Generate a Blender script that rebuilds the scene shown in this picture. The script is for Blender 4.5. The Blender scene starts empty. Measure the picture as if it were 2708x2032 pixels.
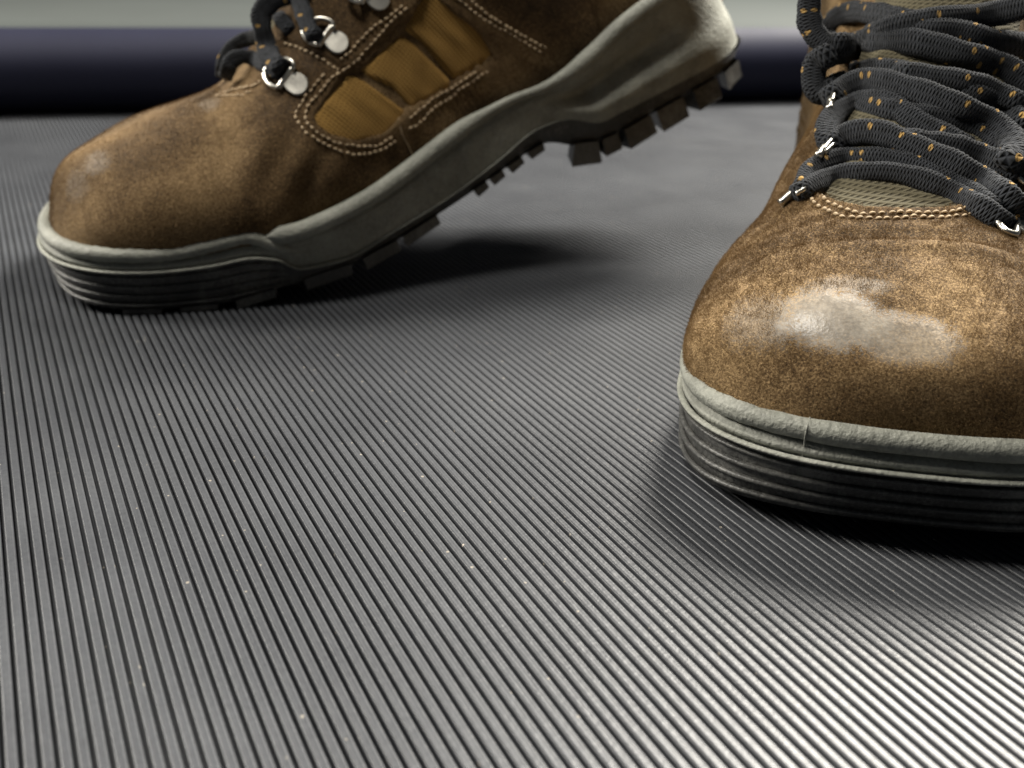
import bpy, math, random
import numpy as np
from mathutils import Vector, Matrix
from mathutils.bvhtree import BVHTree

random.seed(7); rng = np.random.default_rng(7)
MM = 0.001
sc = bpy.context.scene
col = sc.collection

# ------------------------------------------------------------------ camera
W0, H0, FPX = 2708., 2032., 2633.
CAM_H = 116.7                                   # mm above the mat
TH, RO, RIBYAW = math.radians(24.37), math.radians(1.28), math.radians(27.49)
c_, s_ = math.cos(TH), math.sin(TH)
_R0 = np.array([1., 0, 0]); CF = np.array([0, c_, -s_]); _D0 = np.array([0, -s_, -c_])
CR = _R0*math.cos(RO) - _D0*math.sin(RO)
CD = _R0*math.sin(RO) + _D0*math.cos(RO)
CO = np.array([0, 0, CAM_H])
cam = bpy.data.cameras.new('camera'); camo = bpy.data.objects.new('camera', cam); col.objects.link(camo)
cam.sensor_width = 36; cam.lens = FPX/W0*36
M = Matrix.Identity(4)
for i, ax in enumerate((CR, -CD, -CF)):
    for j in range(3): M[j][i] = ax[j]
M[2][3] = CAM_H*MM
TURN = Matrix.Rotation(-RIBYAW, 4, 'Z')          # world Y runs along the mat's ribs
TURN3 = np.array(TURN.to_3x3())
camo.matrix_world = TURN @ M
cam.clip_start = 0.005; cam.clip_end = 50
cam.dof.use_dof = True; cam.dof.focus_distance = 0.222; cam.dof.aperture_fstop = 16.0
sc.camera = camo

# ------------------------------------------------------------------ world, lamps, exposure
wd = bpy.data.worlds.new('World'); sc.world = wd; wd.use_nodes = True
wd.node_tree.nodes['Background'].inputs[0].default_value = (0.80, 0.90, 1.0, 1)
wd.node_tree.nodes['Background'].inputs[1].default_value = 0.025
def area(name, loc, target, size, power, colr, size_y=None):
    L = bpy.data.lights.new(name, 'AREA'); L.energy = power; L.color = colr
    L.size = size
    if size_y: L.shape = 'RECTANGLE'; L.size_y = size_y
    loc = TURN @ Vector(loc); target = TURN @ Vector(target)
    o = bpy.data.objects.new(name, L); col.objects.link(o); o.location = loc
    d = Vector(target) - Vector(loc); o.rotation_euler = d.to_track_quat('-Z', 'Y').to_euler()
    return o
area('ceiling_lamp', (0.52, 1.02, 0.98), (0.05, 0.28, 0.0), 0.46, 60.0, (1.0, 0.95, 0.86), 0.52)
area('side_lamp', (-0.95, 0.50, 0.62), (0.0, 0.26, 0.03), 0.30, 13.0, (1.0, 0.95, 0.86), 0.30)
area('room_lamp', (-0.22, 0.23, 0.78), (0.0, 0.3, 0.0), 0.16, 4.2, (1.0, 0.95, 0.86), 0.11)
vs = sc.view_settings; vs.view_transform = 'Standard'; vs.look = 'None'; vs.exposure = 0.18; vs.gamma = 1.0
vs.use_curve_mapping = False
sc.cycles.max_bounces = 4; sc.cycles.diffuse_bounces = 2; sc.cycles.glossy_bounces = 2; sc.cycles.transmission_bounces = 0
sc.cycles.caustics_reflective = False; sc.cycles.caustics_refractive = False

# ------------------------------------------------------------------ photo pixels -> rays (2212-wide view of the photo)
K = W0/2212.
def z1(x, y): return ((500+x/2.765)/K, (y/2.765)/K)
def z3(x, y): return ((900+x/2.011)/K, (y/2.011)/K)
def z4(x, y): return ((2000+x/2.767)/K, (y/2.767)/K)
def z2(x, y): return ((80+x/2.404)/K, (250+y/2.404)/K)
def ray(x, y):
    d = CF + CR*(x*K-W0/2)/FPX + CD*(y*K-H0/2)/FPX
    return d/np.linalg.norm(d)
def project(P):
    P = np.asarray(P, float) - CO; Z = P @ CF
    return np.stack([(W0/2 + FPX*(P@CR)/Z)/K, (H0/2 + FPX*(P@CD)/Z)/K], -1)

# ------------------------------------------------------------------ helpers
def props(o, label=None, cat=None, group=None, kind=None):
    for k, v in (('label', label), ('category', cat), ('group', group), ('kind', kind)):
        if v: o[k] = v
    return o
def mk(name, V, F, mat, parent=None, smooth=True, kind=None, uv=None):
    me = bpy.data.meshes.new(name)
    me.from_pydata((np.asarray(V, float)*MM).tolist(), [], [tuple(int(i) for i in f) for f in F])
    if smooth: me.polygons.foreach_set('use_smooth', [True]*len(me.polygons))
    if uv is not None:
        ul = me.uv_layers.new(name='UVMap')
        li = np.zeros(len(me.loops), int); me.loops.foreach_get('vertex_index', li)
        ul.data.foreach_set('uv', np.asarray(uv, float)[li].ravel())
    me.update()
    if mat: me.materials.append(mat)
    o = bpy.data.objects.new(name, me); col.objects.link(o)
    if parent: o.parent = parent
    if kind: o['kind'] = kind
    return o
def hermite(xk, yk, x):
    xk = np.asarray(xk, float); yk = np.asarray(yk, float); x = np.asarray(x, float)
    d = np.diff(yk)/np.diff(xk); m = np.zeros_like(yk)
    m[1:-1] = np.where(d[:-1]*d[1:] > 0, 2*d[:-1]*d[1:]/np.where(np.abs(d[:-1]+d[1:]) < 1e-9, 1, d[:-1]+d[1:]), 0)
    m[0] = d[0]; m[-1] = d[-1]
    i = np.clip(np.searchsorted(xk, x)-1, 0, len(xk)-2)
    hh = xk[i+1]-xk[i]; t = np.clip((x-xk[i])/hh, 0, 1)
    return ((2*t**3-3*t**2+1)*yk[i] + (t**3-2*t**2+t)*hh*m[i] + (-2*t**3+3*t**2)*yk[i+1] + (t**3-t**2)*hh*m[i+1])
def smooth_path(P, step, closed=False):
    P = np.asarray(P, float)
    if len(P) < 3:
        L = np.linalg.norm(P[1]-P[0]); n = max(2, int(L/step)+1)
        return np.linspace(P[0], P[1], n)
    t = np.concatenate([[0], np.cumsum(np.linalg.norm(np.diff(P, axis=0), axis=1)**.5)])
    m = np.zeros_like(P)
    for i in range(len(P)):
        a, b = max(i-1, 0), min(i+1, len(P)-1); m[i] = (P[b]-P[a])/(t[b]-t[a])
    tt = np.linspace(0, t[-1], 40*len(P)); i = np.clip(np.searchsorted(t, tt)-1, 0, len(P)-2)
    hh = (t[i+1]-t[i])[:, None]; u = ((tt-t[i])[:, None])/hh
    Q = (2*u**3-3*u**2+1)*P[i] + (u**3-2*u**2+u)*hh*m[i] + (-2*u**3+3*u**2)*P[i+1] + (u**3-u**2)*hh*m[i+1]
    s = np.concatenate([[0], np.cumsum(np.linalg.norm(np.diff(Q, axis=0), axis=1))])
    n = max(3, int(s[-1]/step)+1); so = np.linspace(0, s[-1], n)
    return np.stack([np.interp(so, s, Q[:, k]) for k in range(3)], 1)
def frames(P, up):
    T = np.gradient(P, axis=0); T /= np.linalg.norm(T, axis=1)[:, None]+1e-9
    up = np.broadcast_to(np.asarray(up, float), P.shape)
    S = np.cross(T, up); S /= np.linalg.norm(S, axis=1)[:, None]+1e-9
    U = np.cross(S, T)
    return T, S, U
def tube(P, rs, ru, up=(0, 0, 1), n=12, closed=False, power=1.0, cap=True):
    """swept elliptical tube, rs across and ru along 'up' (scalars or per point)"""
    P = np.asarray(P, float); T, S, U = frames(P, up); N = len(P)
    rs = np.broadcast_to(rs, (N,)).astype(float); ru = np.broadcast_to(ru, (N,)).astype(float)
    th = np.linspace(0, 2*np.pi, n, endpoint=False)
    ct, st = np.cos(th), np.sin(th)
    ct = np.sign(ct)*np.abs(ct)**power; st = np.sign(st)*np.abs(st)**power
    V = P[:, None] + S[:, None]*(rs[:, None]*ct)[..., None] + U[:, None]*(ru[:, None]*st)[..., None]
    s = np.concatenate([[0], np.cumsum(np.linalg.norm(np.diff(P, axis=0), axis=1))])
    UV = np.stack([np.broadcast_to(s[:, None], (N, n)), np.broadcast_to(th/(2*np.pi), (N, n))], -1).reshape(-1, 2)
    F = []
    for i in range(N-1 if not closed else N):
        j = (i+1) % N
        for k in range(n):
            l = (k+1) % n; F.append((i*n+k, i*n+l, j*n+l, j*n+k))
    V = V.reshape(-1, 3)
    if cap and not closed:
        F.append(tuple(range(n))[::-1]); F.append(tuple((N-1)*n+k for k in range(n)))
    return V, F, UV
class Join:
    def __init__(s): s.V = []; s.F = []; s.n = 0
    def add(s, V, F):
        V = np.asarray(V); s.V.append(V); s.F += [tuple(i+s.n for i in f) for f in F]; s.n += len(V)
    def build(s, name, mat, parent, **k): return mk(name, np.concatenate(s.V), s.F, mat, parent, **k)
def poly_sd(P, Q):
    """signed distance of points P to polygon Q, positive inside"""
    P = np.asarray(P, float); Q = np.asarray(Q, float)
    d = np.full(len(P), 1e18); ins = np.zeros(len(P), bool)
    for i in range(len(Q)):
        a, b = Q[i], Q[(i+1) % len(Q)]; e = b-a; w = P-a
        t = np.clip((w@e)/(e@e), 0, 1); r = w-t[:, None]*e
        d = np.minimum(d, (r*r).sum(1))
        cnd = ((a[1] > P[:, 1]) != (b[1] > P[:, 1]))
        xi = a[0] + (P[:, 1]-a[1])/((b[1]-a[1]) if b[1] != a[1] else 1e-9)*(b[0]-a[0])
        ins ^= cnd & (P[:, 0] < xi)
    return np.where(ins, 1, -1)*np.sqrt(d)
def sstep(a, b, x):
    t = np.clip((x-a)/(b-a), 0, 1); return t*t*(3-2*t)

# ------------------------------------------------------------------ materials
class NT:
    def __init__(s, name):
        s.m = bpy.data.materials.new(name); s.m.use_nodes = True; s.t = s.m.node_tree
        s.b = s.t.nodes['Principled BSDF']; s.co = s.n('ShaderNodeTexCoord')
    def n(s, typ, **kw):
        nd = s.t.nodes.new(typ)
        for k, v in kw.items(): setattr(nd, k, v)
        return nd
    def link(s, a, b): s.t.links.new(a, b)
    def put(s, sock, v):
        if isinstance(v, bpy.types.NodeSocket): s.link(v, sock)
        elif isinstance(v, tuple) and len(v) == 3 and sock.type == 'RGBA': sock.default_value = (*v, 1)
        else: sock.default_value = v
    def noise(s, scale, detail=3, rough=.55, vec=None, dist=0.):
        nd = s.n('ShaderNodeTexNoise'); nd.inputs['Scale'].default_value = scale; nd.inputs['Detail'].default_value = detail
        nd.inputs['Roughness'].default_value = rough; nd.inputs['Distortion'].default_value = dist
        s.link(vec if vec is not None else s.co.outputs['Object'], nd.inputs['Vector']); return nd.outputs['Fac']
    def ramp(s, f, stops):
        r = s.n('ShaderNodeValToRGB'); e = r.color_ramp.elements
        while len(e) < len(stops): e.new(0.5)
        for el, (p, c) in zip(e, stops):
            el.position = p; el.color = (*c, 1) if isinstance(c, tuple) else (c, c, c, 1)
        s.link(f, r.inputs[0]); return r.outputs[0]
    def math(s, op, a, b=0., c=None):
        m = s.n('ShaderNodeMath', operation=op); s.put(m.inputs[0], a); s.put(m.inputs[1], b)
        if c is not None: s.put(m.inputs[2], c)
        return m.outputs[0]
    def vmath(s, op, a, b):
        m = s.n('ShaderNodeVectorMath', operation=op); s.put(m.inputs[0], a); s.put(m.inputs[1], b); return m.outputs
    def mix(s, f, a, b, typ='MIX'):
        m = s.n('ShaderNodeMix', data_type='RGBA', blend_type=typ); s.put(m.inputs[0], f)
        s.put(m.inputs[6], a); s.put(m.inputs[7], b); return m.outputs[2]
    def mixf(s, f, a, b):
        m = s.n('ShaderNodeMix'); s.put(m.inputs[0], f); s.put(m.inputs[2], a); s.put(m.inputs[3], b); return m.outputs[0]
    def bump(s, h, strength, dist=.0005, prev=None):
        b = s.n('ShaderNodeBump'); b.inputs['Strength'].default_value = strength; b.inputs['Distance'].default_value = dist
        s.put(b.inputs['Height'], h)
        if prev is not None: s.link(prev, b.inputs['Normal'])
        return b.outputs[0]
    def set(s, **kw):
        for k, v in kw.items(): s.put(s.b.inputs[k.replace('_', ' ')], v)
        return s.m

def suede(name, dark, mid, light, worn=None, bias=0.0):
    """worn: list of (centre mm local, radii mm, strength, colour) polished smooth patches"""
    t = NT(name)
    big = t.noise(28, 2, .5, dist=.4); med = t.noise(210, 3, .55); fine = t.noise(1900, 3, .75); spk = t.noise(3400, 2, .6)
    f = t.math('ADD', t.math('MULTIPLY', big, .80), t.math('MULTIPLY', med, .22)); f = t.math('SUBTRACT', f, .01)
    f = t.math('ADD', f, t.math('MULTIPLY', t.math('SUBTRACT', fine, .5), 1.5))
    f = t.math('ADD', f, bias)
    c = t.ramp(f, [(.22, dark), (.50, mid), (.80, light)])
    c = t.mix(t.ramp(spk, [(.66, 0.), (.74, .75)]), c, (dark[0]*.35, dark[1]*.35, dark[2]*.35))
    c = t.mix(t.ramp(spk, [(.24, .6), (.30, 0.)]), c, (light[0]*1.5, light[1]*1.5, light[2]*1.5))
    rough = .93; bh = .9; shw = .12
    nrm = t.bump(t.math('ADD', fine, t.math('MULTIPLY', spk, .5)), .55, .0006)
    if worn:
        for cen, rad, st, wc in worn:
            d = t.vmath('SUBTRACT', t.co.outputs['Object'], tuple(x*MM for x in cen))[0]
            d = t.vmath('DIVIDE', d, tuple(x*MM for x in rad))[0]
            L = t.vmath('LENGTH', d, (0, 0, 0))[1]
            L = t.math('ADD', L, t.math('MULTIPLY', t.math('SUBTRACT', t.noise(110, 5, .75), .5), 1.1))
            L = t.math('ADD', L, t.math('MULTIPLY', t.math('SUBTRACT', fine, .5), 1.0))
            m0 = t.ramp(L, [(.52, 1.), (.92, 0.)]); mk_ = t.math('MULTIPLY', m0, st)
            c = t.mix(mk_, c, t.ramp(t.math('ADD', t.math('MULTIPLY', t.noise(130, 4, .7), .6), t.math('MULTIPLY', t.noise(900, 3, .7), .4)), [(.34, tuple(x*.5 for x in wc)), (.5, tuple(x*.9 for x in wc)), (.62, tuple(x*1.25 for x in wc))]))
            rough = t.mixf(m0 if st > .6 else mk_, rough, .29); shw = t.mixf(mk_, shw, 0.)
            n2 = t.bump(t.math('ADD', t.noise(1100, 3, .6), t.math('MULTIPLY', t.noise(160, 2), .5)), .14, .0006)
            mx = t.n('ShaderNodeMix', data_type='VECTOR'); t.put(mx.inputs[0], m0 if st > .6 else mk_); t.link(nrm, mx.inputs[4]); t.link(n2, mx.inputs[5])
            nrm = mx.outputs[1]
    t.set(Base_Color=c, Roughness=rough, Normal=nrm, Sheen_Weight=shw, Sheen_Roughness=.5)
    t.b.inputs['Sheen Tint'].default_value = (.9, .68, .42, 1)
    t.b.inputs['Specular IOR Level'].default_value = .35
    return t.m
DK, MD, LT = (.016, .009, .004), (.118, .070, .029), (.34, .230, .112)
def plain(name, colr, rough, var=.3, sc1=60, sc2=900, bstr=.3, metal=0., spec=.5, dust=None, dustlo=.5):
    t = NT(name)
    a = t.noise(sc1, 4, .6); b = t.noise(sc2, 3, .6)
    f = t.math('ADD', t.math('MULTIPLY', a, .6), t.math('MULTIPLY', b, .4))
    c = t.ramp(f, [(.3, tuple(x*(1-var) for x in colr)), (.7, tuple(min(1, x*(1+var)) for x in colr))])
    if dust:
        g = t.math('ADD', t.math('MULTIPLY', t.noise(40, 5, .7, dist=.5), .7), t.math('MULTIPLY', t.noise(1300, 2), .3))
        c = t.mix(t.ramp(g, [(dustlo, 0.), (dustlo+.16, 1.)]), c, dust)
    t.set(Base_Color=c, Roughness=t.mixf(a, max(.05, rough-.08), min(1, rough+.08)), Metallic=metal,
          Normal=t.bump(t.math('ADD', b, t.math('MULTIPLY', a, .6)), bstr, .0005))
    t.b.inputs['Specular IOR Level'].default_value = spec
    return t.m
def woven(name, colr, scale, var=.35, bstr=.6):
    """canvas weave: two crossed wave fields"""
    t = NT(name)
    w1 = t.n('ShaderNodeTexWave', wave_type='BANDS', bands_direction='DIAGONAL'); w1.inputs['Scale'].default_value = scale
    w2 = t.n('ShaderNodeTexWave', wave_type='BANDS', bands_direction='Z'); w2.inputs['Scale'].default_value = scale*1.1
    for w in (w1, w2):
        w.inputs['Distortion'].default_value = 1.2; w.inputs['Detail'].default_value = 1; w.inputs['Detail Scale'].default_value = .3
        t.link(t.co.outputs['Object'], w.inputs['Vector'])
    h = t.math('MAXIMUM', w1.outputs['Fac'], w2.outputs['Fac'])
    big = t.noise(70, 4, .6); f = t.math('ADD', t.math('MULTIPLY', h, .55), t.math('MULTIPLY', big, .6))
    c = t.ramp(f, [(.25, tuple(x*(1-var)*.7 for x in colr)), (.8, tuple(x*(1+var*.6) for x in colr))])
    t.set(Base_Color=c, Roughness=.85, Normal=t.bump(h, bstr, .0004), Sheen_Weight=.03)
    t.b.inputs['Specular IOR Level'].default_value = .2
    return t.m
def lace_mat():
    t = NT('woven_lace')
    uv = t.n('ShaderNodeSeparateXYZ'); t.link(t.co.outputs['UV'], uv.inputs[0])
    u, v = uv.outputs[0], uv.outputs[1]
    # braid: chevrons
    a = t.math('SINE', t.math('ADD', t.math('MULTIPLY', u, 7.6), t.math('MULTIPLY', v, 7*math.pi*2)))
    b = t.math('SINE', t.math('SUBTRACT', t.math('MULTIPLY', u, 7.6), t.math('MULTIPLY', v, 7*math.pi*2)))
    h = t.math('MAXIMUM', a, b)
    # flecks, one cell every few mm
    cu = t.math('DIVIDE', u, 2.6); cv = t.math('MULTIPLY', v, 8)
    fu = t.math('FLOOR', cu); fv = t.math('FLOOR', cv)
    wn = t.n('ShaderNodeTexWhiteNoise', noise_dimensions='2D'); cmb = t.n('ShaderNodeCombineXYZ')
    t.link(fu, cmb.inputs[0]); t.link(fv, cmb.inputs[1]); t.link(cmb.outputs[0], wn.inputs[0])
    du = t.math('DIVIDE', t.math('SUBTRACT', t.math('FRACT', cu), .5), 0.2); dv = t.math('DIVIDE', t.math('SUBTRACT', t.math('FRACT', cv), .5), .36)
    r = t.math('ADD', t.math('MULTIPLY', du, du), t.math('MULTIPLY', dv, dv))
    fl = t.math('MULTIPLY', t.math('LESS_THAN', r, 1.), t.math('GREATER_THAN', wn.outputs[0], .91))
    c = t.ramp(t.math('ADD', t.math('MULTIPLY', h, .3), t.noise(500, 3)), [(.25, (.004, .005, .006)), (.85, (.040, .044, .052))])
    c = t.mix(fl, c, (.50, .31, .10))
    t.set(Base_Color=c, Roughness=.85, Normal=t.bump(t.math('ADD', h, t.math('MULTIPLY', fl, 1.2)), .8, .0005), Sheen_Weight=.08)
    t.b.inputs['Specular IOR Level'].default_value = .25
    return t.m
def mat_rubber():
    t = NT('ribbed_rubber'); pos = t.n('ShaderNodeNewGeometry').outputs['Position']
    a = t.noise(22, 4, .6, pos); b = t.noise(900, 3, .65, pos)
    v = t.n('ShaderNodeTexVoronoi'); v.inputs['Scale'].default_value = 110; t.link(pos, v.inputs['Vector'])
    sp = t.n('ShaderNodeSeparateColor'); t.link(v.outputs['Color'], sp.inputs[0])
    speck = t.math('MULTIPLY', t.math('LESS_THAN', v.outputs['Distance'], .036), t.math('GREATER_THAN', sp.outputs[0], .90))
    c = t.ramp(t.math('ADD', t.math('MULTIPLY', a, .5), t.math('MULTIPLY', b, .5)), [(.3, (.032, .034, .039)), (.72, (.066, .070, .077))])
    c = t.mix(speck, c, (.45, .40, .34))
    v2 = t.n('ShaderNodeTexVoronoi'); v2.inputs['Scale'].default_value = 420; t.link(pos, v2.inputs['Vector'])
    sp2 = t.n('ShaderNodeSeparateColor'); t.link(v2.outputs['Color'], sp2.inputs[0])
    c = t.mix(t.math('MULTIPLY', t.math('LESS_THAN', v2.outputs['Distance'], t.math('MULTIPLY', sp2.outputs[1], .16)), t.math('GREATER_THAN', sp2.outputs[0], .80)), c, (.22, .20, .17))
    scf = t.ramp(t.noise(9, 5, .7, pos, 1.5), [(.50, 0.), (.62, 1.)])
    c = t.mix(t.math('MULTIPLY', scf, .07), c, (.11, .11, .11))
    t.set(Base_Color=c, Roughness=t.mixf(a, .36, .44), Normal=t.bump(t.math('ADD', b, t.math('MULTIPLY', t.noise(140, 4, .7, pos), 1.6)), .22, .0004))
    t.b.inputs['Specular IOR Level'].default_value = .42
    return t.m

M_RUB = mat_rubber()
M_STEP = plain('platform_vinyl', (.013, .014, .028), .6, .12, 8, 600, .06, spec=.15)
M_MID = plain('grey_polyurethane', (.285, .290, .250), .62, .36, 110, 800, 1.0, dust=(.42, .42, .37), dustlo=.52)
M_OUT = plain('black_outsole', (.055, .055, .053), .40, .5, 60, 900, .5, dust=(.18, .178, .165), dustlo=.48)
M_CANV = woven('ochre_canvas', (.32, .185, .050), 330, var=.5, bstr=.8)
M_TONG = woven('olive_mesh', (.105, .092, .058), 300, bstr=.9)
M_LACE = lace_mat()
M_THR = plain('tan_thread', (.48, .36, .22), .7, .3, 300, 2500, .3)
M_MET = plain('worn_nickel', (.62, .60, .54), .30, .25, 300, 2500, .15, metal=1.)
M_PLATE = plain('nickel_plate', (.66, .64, .58), .5, .2, 200, 1800, .12, metal=1.)
M_DARK = plain('boot_lining', (.012, .010, .009), .95, .3, 200, 900, .3, spec=.2)
M_FUZZ = None

# ------------------------------------------------------------------ setting: ribbed mat and the low platform behind
rdir = np.array([-math.sin(RIBYAW), math.cos(RIBYAW), 0]); qdir = np.array([math.cos(RIBYAW), math.sin(RIBYAW), 0])
PITCH = 2.5
def ground(x, y, z=0.):
    d = ray(x, y); return CO + d*(z-CAM_H)/d[2]
floor = mk('floor', [(-900, -120, -2.75), (1100, -120, -2.75), (1100, 1900, -2.75), (-900, 1900, -2.75)], [(0, 1, 2, 3)], M_RUB, smooth=False)
props(floor, 'dark grey rubber mat with fine straight parallel ribs', 'floor', kind='structure')
phase = float(ground(24/K, 1932/K) @ qdir) % PITCH
prof = [(-.92, -2.8), (-.91, -.60), (-.87, -.30), (-.74, -.09), (-.48, 0.), (-.20, -.03), (0, -.06), (.20, -.03), (.48, 0.), (.74, -.09), (.87, -.30), (.91, -.60), (.92, -2.8)]
ts = [-160, 980]
V = [(q, t, z) for t in ts for q, z in prof]; n = len(prof)
F = [(i*n+k+1, i*n+k, (i+1)*n+k, (i+1)*n+k+1) for i in range(len(ts)-1) for k in range(n-1)]
rib0 = mk('rib', V, F, M_RUB, floor)
for k in range(-26, 272):
    o = rib0 if k == -26 else bpy.data.objects.new('rib', rib0.data)
    if k != -26: col.objects.link(o); o.parent = floor
    o.location = ((k*PITCH+phase)*MM, 0, 0)
# the ribs beyond those 298, further out on both sides, as one part
Vr = np.array(V, float); nr = len(Vr); ks = list(range(-150, -26))+list(range(272, 400))
mk('outer_ribs', np.concatenate([Vr+np.array([k*PITCH+phase, 0, 0]) for k in ks]), [tuple(i+m*nr for i in f) for m in range(len(ks)) for f in F], M_RUB, floor, kind='stuff')
# platform: front foot line from the photograph
pA, pB = ground(0, 258), ground(1720, 226)
wdir = (pB-pA)/np.linalg.norm(pB-pA); nrm_ = np.array([-wdir[1], wdir[0], 0])
HP = 58.; R_ = 29.
pr = [(R_-5, -3.2)] + [(R_-R_*math.cos(a), R_+R_*math.sin(a)) for a in np.linspace(-1.35, math.pi/2, 26)] + [(300, HP+.5), (1500, HP+1)]
V = []; F = []
for t in (-900, -300, 300, 900, 1800):
    for d, z in pr: V.append(pA + wdir*t + nrm_*d + np.array([0, 0, z]))
n = len(pr)
for i in range(4):
    for k in range(n-1): F.append((i*n+k, (i+1)*n+k, (i+1)*n+k+1, i*n+k+1))
nk = n-7
plat = mk('raised_platform', np.array(V) @ TURN3.T, [f for f in F if f[0] % n >= nk], plain('platform_top', (.030, .036, .034), .85, .1, 8, 600, .06))
mk('nosing', np.array(V) @ TURN3.T, [f for f in F if f[0] % n < nk], M_STEP, plat)
props(plat, 'low grey green platform with rounded dark navy front edge', 'platform', kind='structure')

# ------------------------------------------------------------------ boots
class Boot:
    def __init__(s, name, label, tip, ang, keys, skeys, wk, wsole, near, worn):
        s.root = bpy.data.objects.new(name, None); col.objects.link(s.root)
        s.root.location = TURN @ Vector((tip[0]*MM, tip[1]*MM, 0)); s.root.rotation_euler = (0, 0, ang-RIBYAW)
        s.root.empty_display_size = .02
        props(s.root, label, 'boot', 'work boots on the ribbed mat')
        s.tip = np.array([tip[0], tip[1], 0.]); ca, sa = math.cos(ang), math.sin(ang)
        s.Rm = np.array([[ca, -sa, 0], [sa, ca, 0], [0, 0, 1.]])
        s.near = near; s.keys = np.array(keys, float); s.skeys = np.array(skeys, float)
        s.wk = np.array(wk, float); s.wsole = np.array(wsole, float); s.worn = worn
    narrow = 0.; nT = 2.35
    yoff = staticmethod(lambda a: 0*np.asarray(a, float))
    def world(s, P): return np.asarray(P, float) @ s.Rm.T + s.tip
    def local(s, P): return (np.asarray(P, float) - s.tip) @ s.Rm
    def lray(s, x, y): return s.local(CO), ray(x, y) @ s.Rm
    # ---- upper body
    def grid(s, NU=420, NT=240):
        k = s.keys; idx = np.arange(len(k))
        # equal-ish arc-length sampling over key index
        u = np.linspace(0, len(k)-1, 2000)
        ab, zb, at, zt = (hermite(idx, k[:, j], u) for j in range(4))
        L = np.concatenate([[0], np.cumsum(np.hypot(np.diff(ab), np.diff(zb))+np.hypot(np.diff(at), np.diff(zt)))])
        uu = np.interp(np.linspace(0, 1, NU)**1.0*L[-1], L, u)
        ab, zb, at, zt, hw, p, q, rc, sh = (hermite(idx, k[:, j], uu) for j in range(9))
        hw = hw*(1-s.narrow*sstep(110, 170, ab))
        hw = hw - 3.2*sstep(70, 95, ab)*np.clip(hw/20, 0, 1)
        t = np.linspace(0, 1, NT); t = t + .0*np.sin(2*np.pi*t)
        c = np.cos(np.pi*t); sn = np.sin(np.pi*t)
        b = hw[:, None]*np.sign(c)*np.abs(c)**p[:, None]
        hgt = sn[None]**q[:, None]
        bul = 1 + .07*np.sin(np.pi*np.clip(hgt/.75, 0, 1))*sh[:, None]
        b = b*bul
        dip = rc[:, None]*(1-sstep(.80, .96, np.abs(c))[None])
        hgt = hgt - dip*.45
        A = ab[:, None]+(at-ab)[:, None]*hgt; Z = zb[:, None]+(zt-zb)[:, None]*hgt
        P = np.stack([A, b+s.yoff(A), Z], -1)
        return P
    def normals(s, P):
        du = np.gradient(P, axis=0); dv = np.gradient(P, axis=1)
        n = np.cross(dv, du); l = np.linalg.norm(n, axis=2, keepdims=True); n = n/(l+1e-9)
        cen = P.mean(axis=1, keepdims=True); cen[..., 2] -= 3
        sg = np.sign((n*(P-cen)).sum(-1).mean())
        return n*(sg if sg else 1)
    def body(s, mat, disp=None):
        P = s.grid(); N = s.normals(P); s.P0, s.N0 = P, N
        sh = P.shape[:2]; px = project(s.world(P.reshape(-1, 3)))
        facing = ((s.N0.reshape(-1, 3)) * (s.local(CO)-P.reshape(-1, 3))).sum(1) > 0
        s.px = px; s.facing = facing
        D = np.zeros(len(px)) if disp is None else disp(s, P.reshape(-1, 3), px, facing)
        Q = (P.reshape(-1, 3) + N.reshape(-1, 3)*D[:, None])
        s.Q = Q; s.sh = sh
        nu, nt = sh
        I = np.arange(nu*nt).reshape(sh)
        F = np.stack([I[:-1, :-1], I[:-1, 1:], I[1:, 1:], I[1:, :-1]], -1).reshape(-1, 4)
        s.F = F
        s.upper = mk('upper', Q, F, mat, s.root)
        s.bvh = BVHTree.FromPolygons([tuple(v) for v in Q], [tuple(int(i) for i in f) for f in F])
    def hit(s, x, y, toward=0.):
        o, d = s.lray(x, y); h = s.bvh.ray_cast(Vector(o), Vector(d))
        if h[0] is None: return None, None
        nn = np.array(h[1]);
        if nn @ d > 0: nn = -nn
        return np.array(h[0]) - d*toward, nn
    def trace(s, pts, toward=0., depth=None):
        out = []; last = None
        o = s.local(CO)
        for p in pts:
            x, y = p[0], p[1]; tw = p[2] if len(p) > 2 else toward
            h, nn = s.hit(x, y, tw)
            _, d = s.lray(x, y)
            if h is None or (last is not None and abs(np.linalg.norm(h-o)-last) > 30):
                L = last if last is not None else (depth or 300.)
                h = o + d*(L)
            last = np.linalg.norm(h-o)
            out.append(h)
        return np.array(out)
    def patch(s, name, poly, mat, height, edge=1.2, sink=.7, parent=None, pxmm=7.0, base=None, wrinkle=0.):
        """raised piece over the body: body faces inside a traced outline, edge rolled under"""
        poly = np.array(poly); sd = poly_sd(s.px, poly)/(pxmm/K)     # mm inside
        m = s.facing & (sd > -.3)
        h = -sink + (height+sink)*np.sin(np.clip(sd/edge, 0, 1)*np.pi/2)
        q = s.P0.reshape(-1, 3)
        h = h + wrinkle*np.sin(q[:, 0]*.55+q[:, 2]*.35+1.3*np.sin(q[:, 2]*.3))*np.clip(sd/2, 0, 1)
        src = (s.P0.reshape(-1, 3) if base == 'raw' else s.Q)
        Q = src + s.N0.reshape(-1, 3)*h[:, None]
        keep = m[s.F].all(1); F = s.F[keep]; ids = np.unique(F)
        if len(ids) == 0: print('EMPTY PATCH', name); return None
        mp = -np.ones(len(Q), int); mp[ids] = np.arange(len(ids))
        return mk(name, Q[ids], mp[F], mat, parent or s.root)
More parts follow.
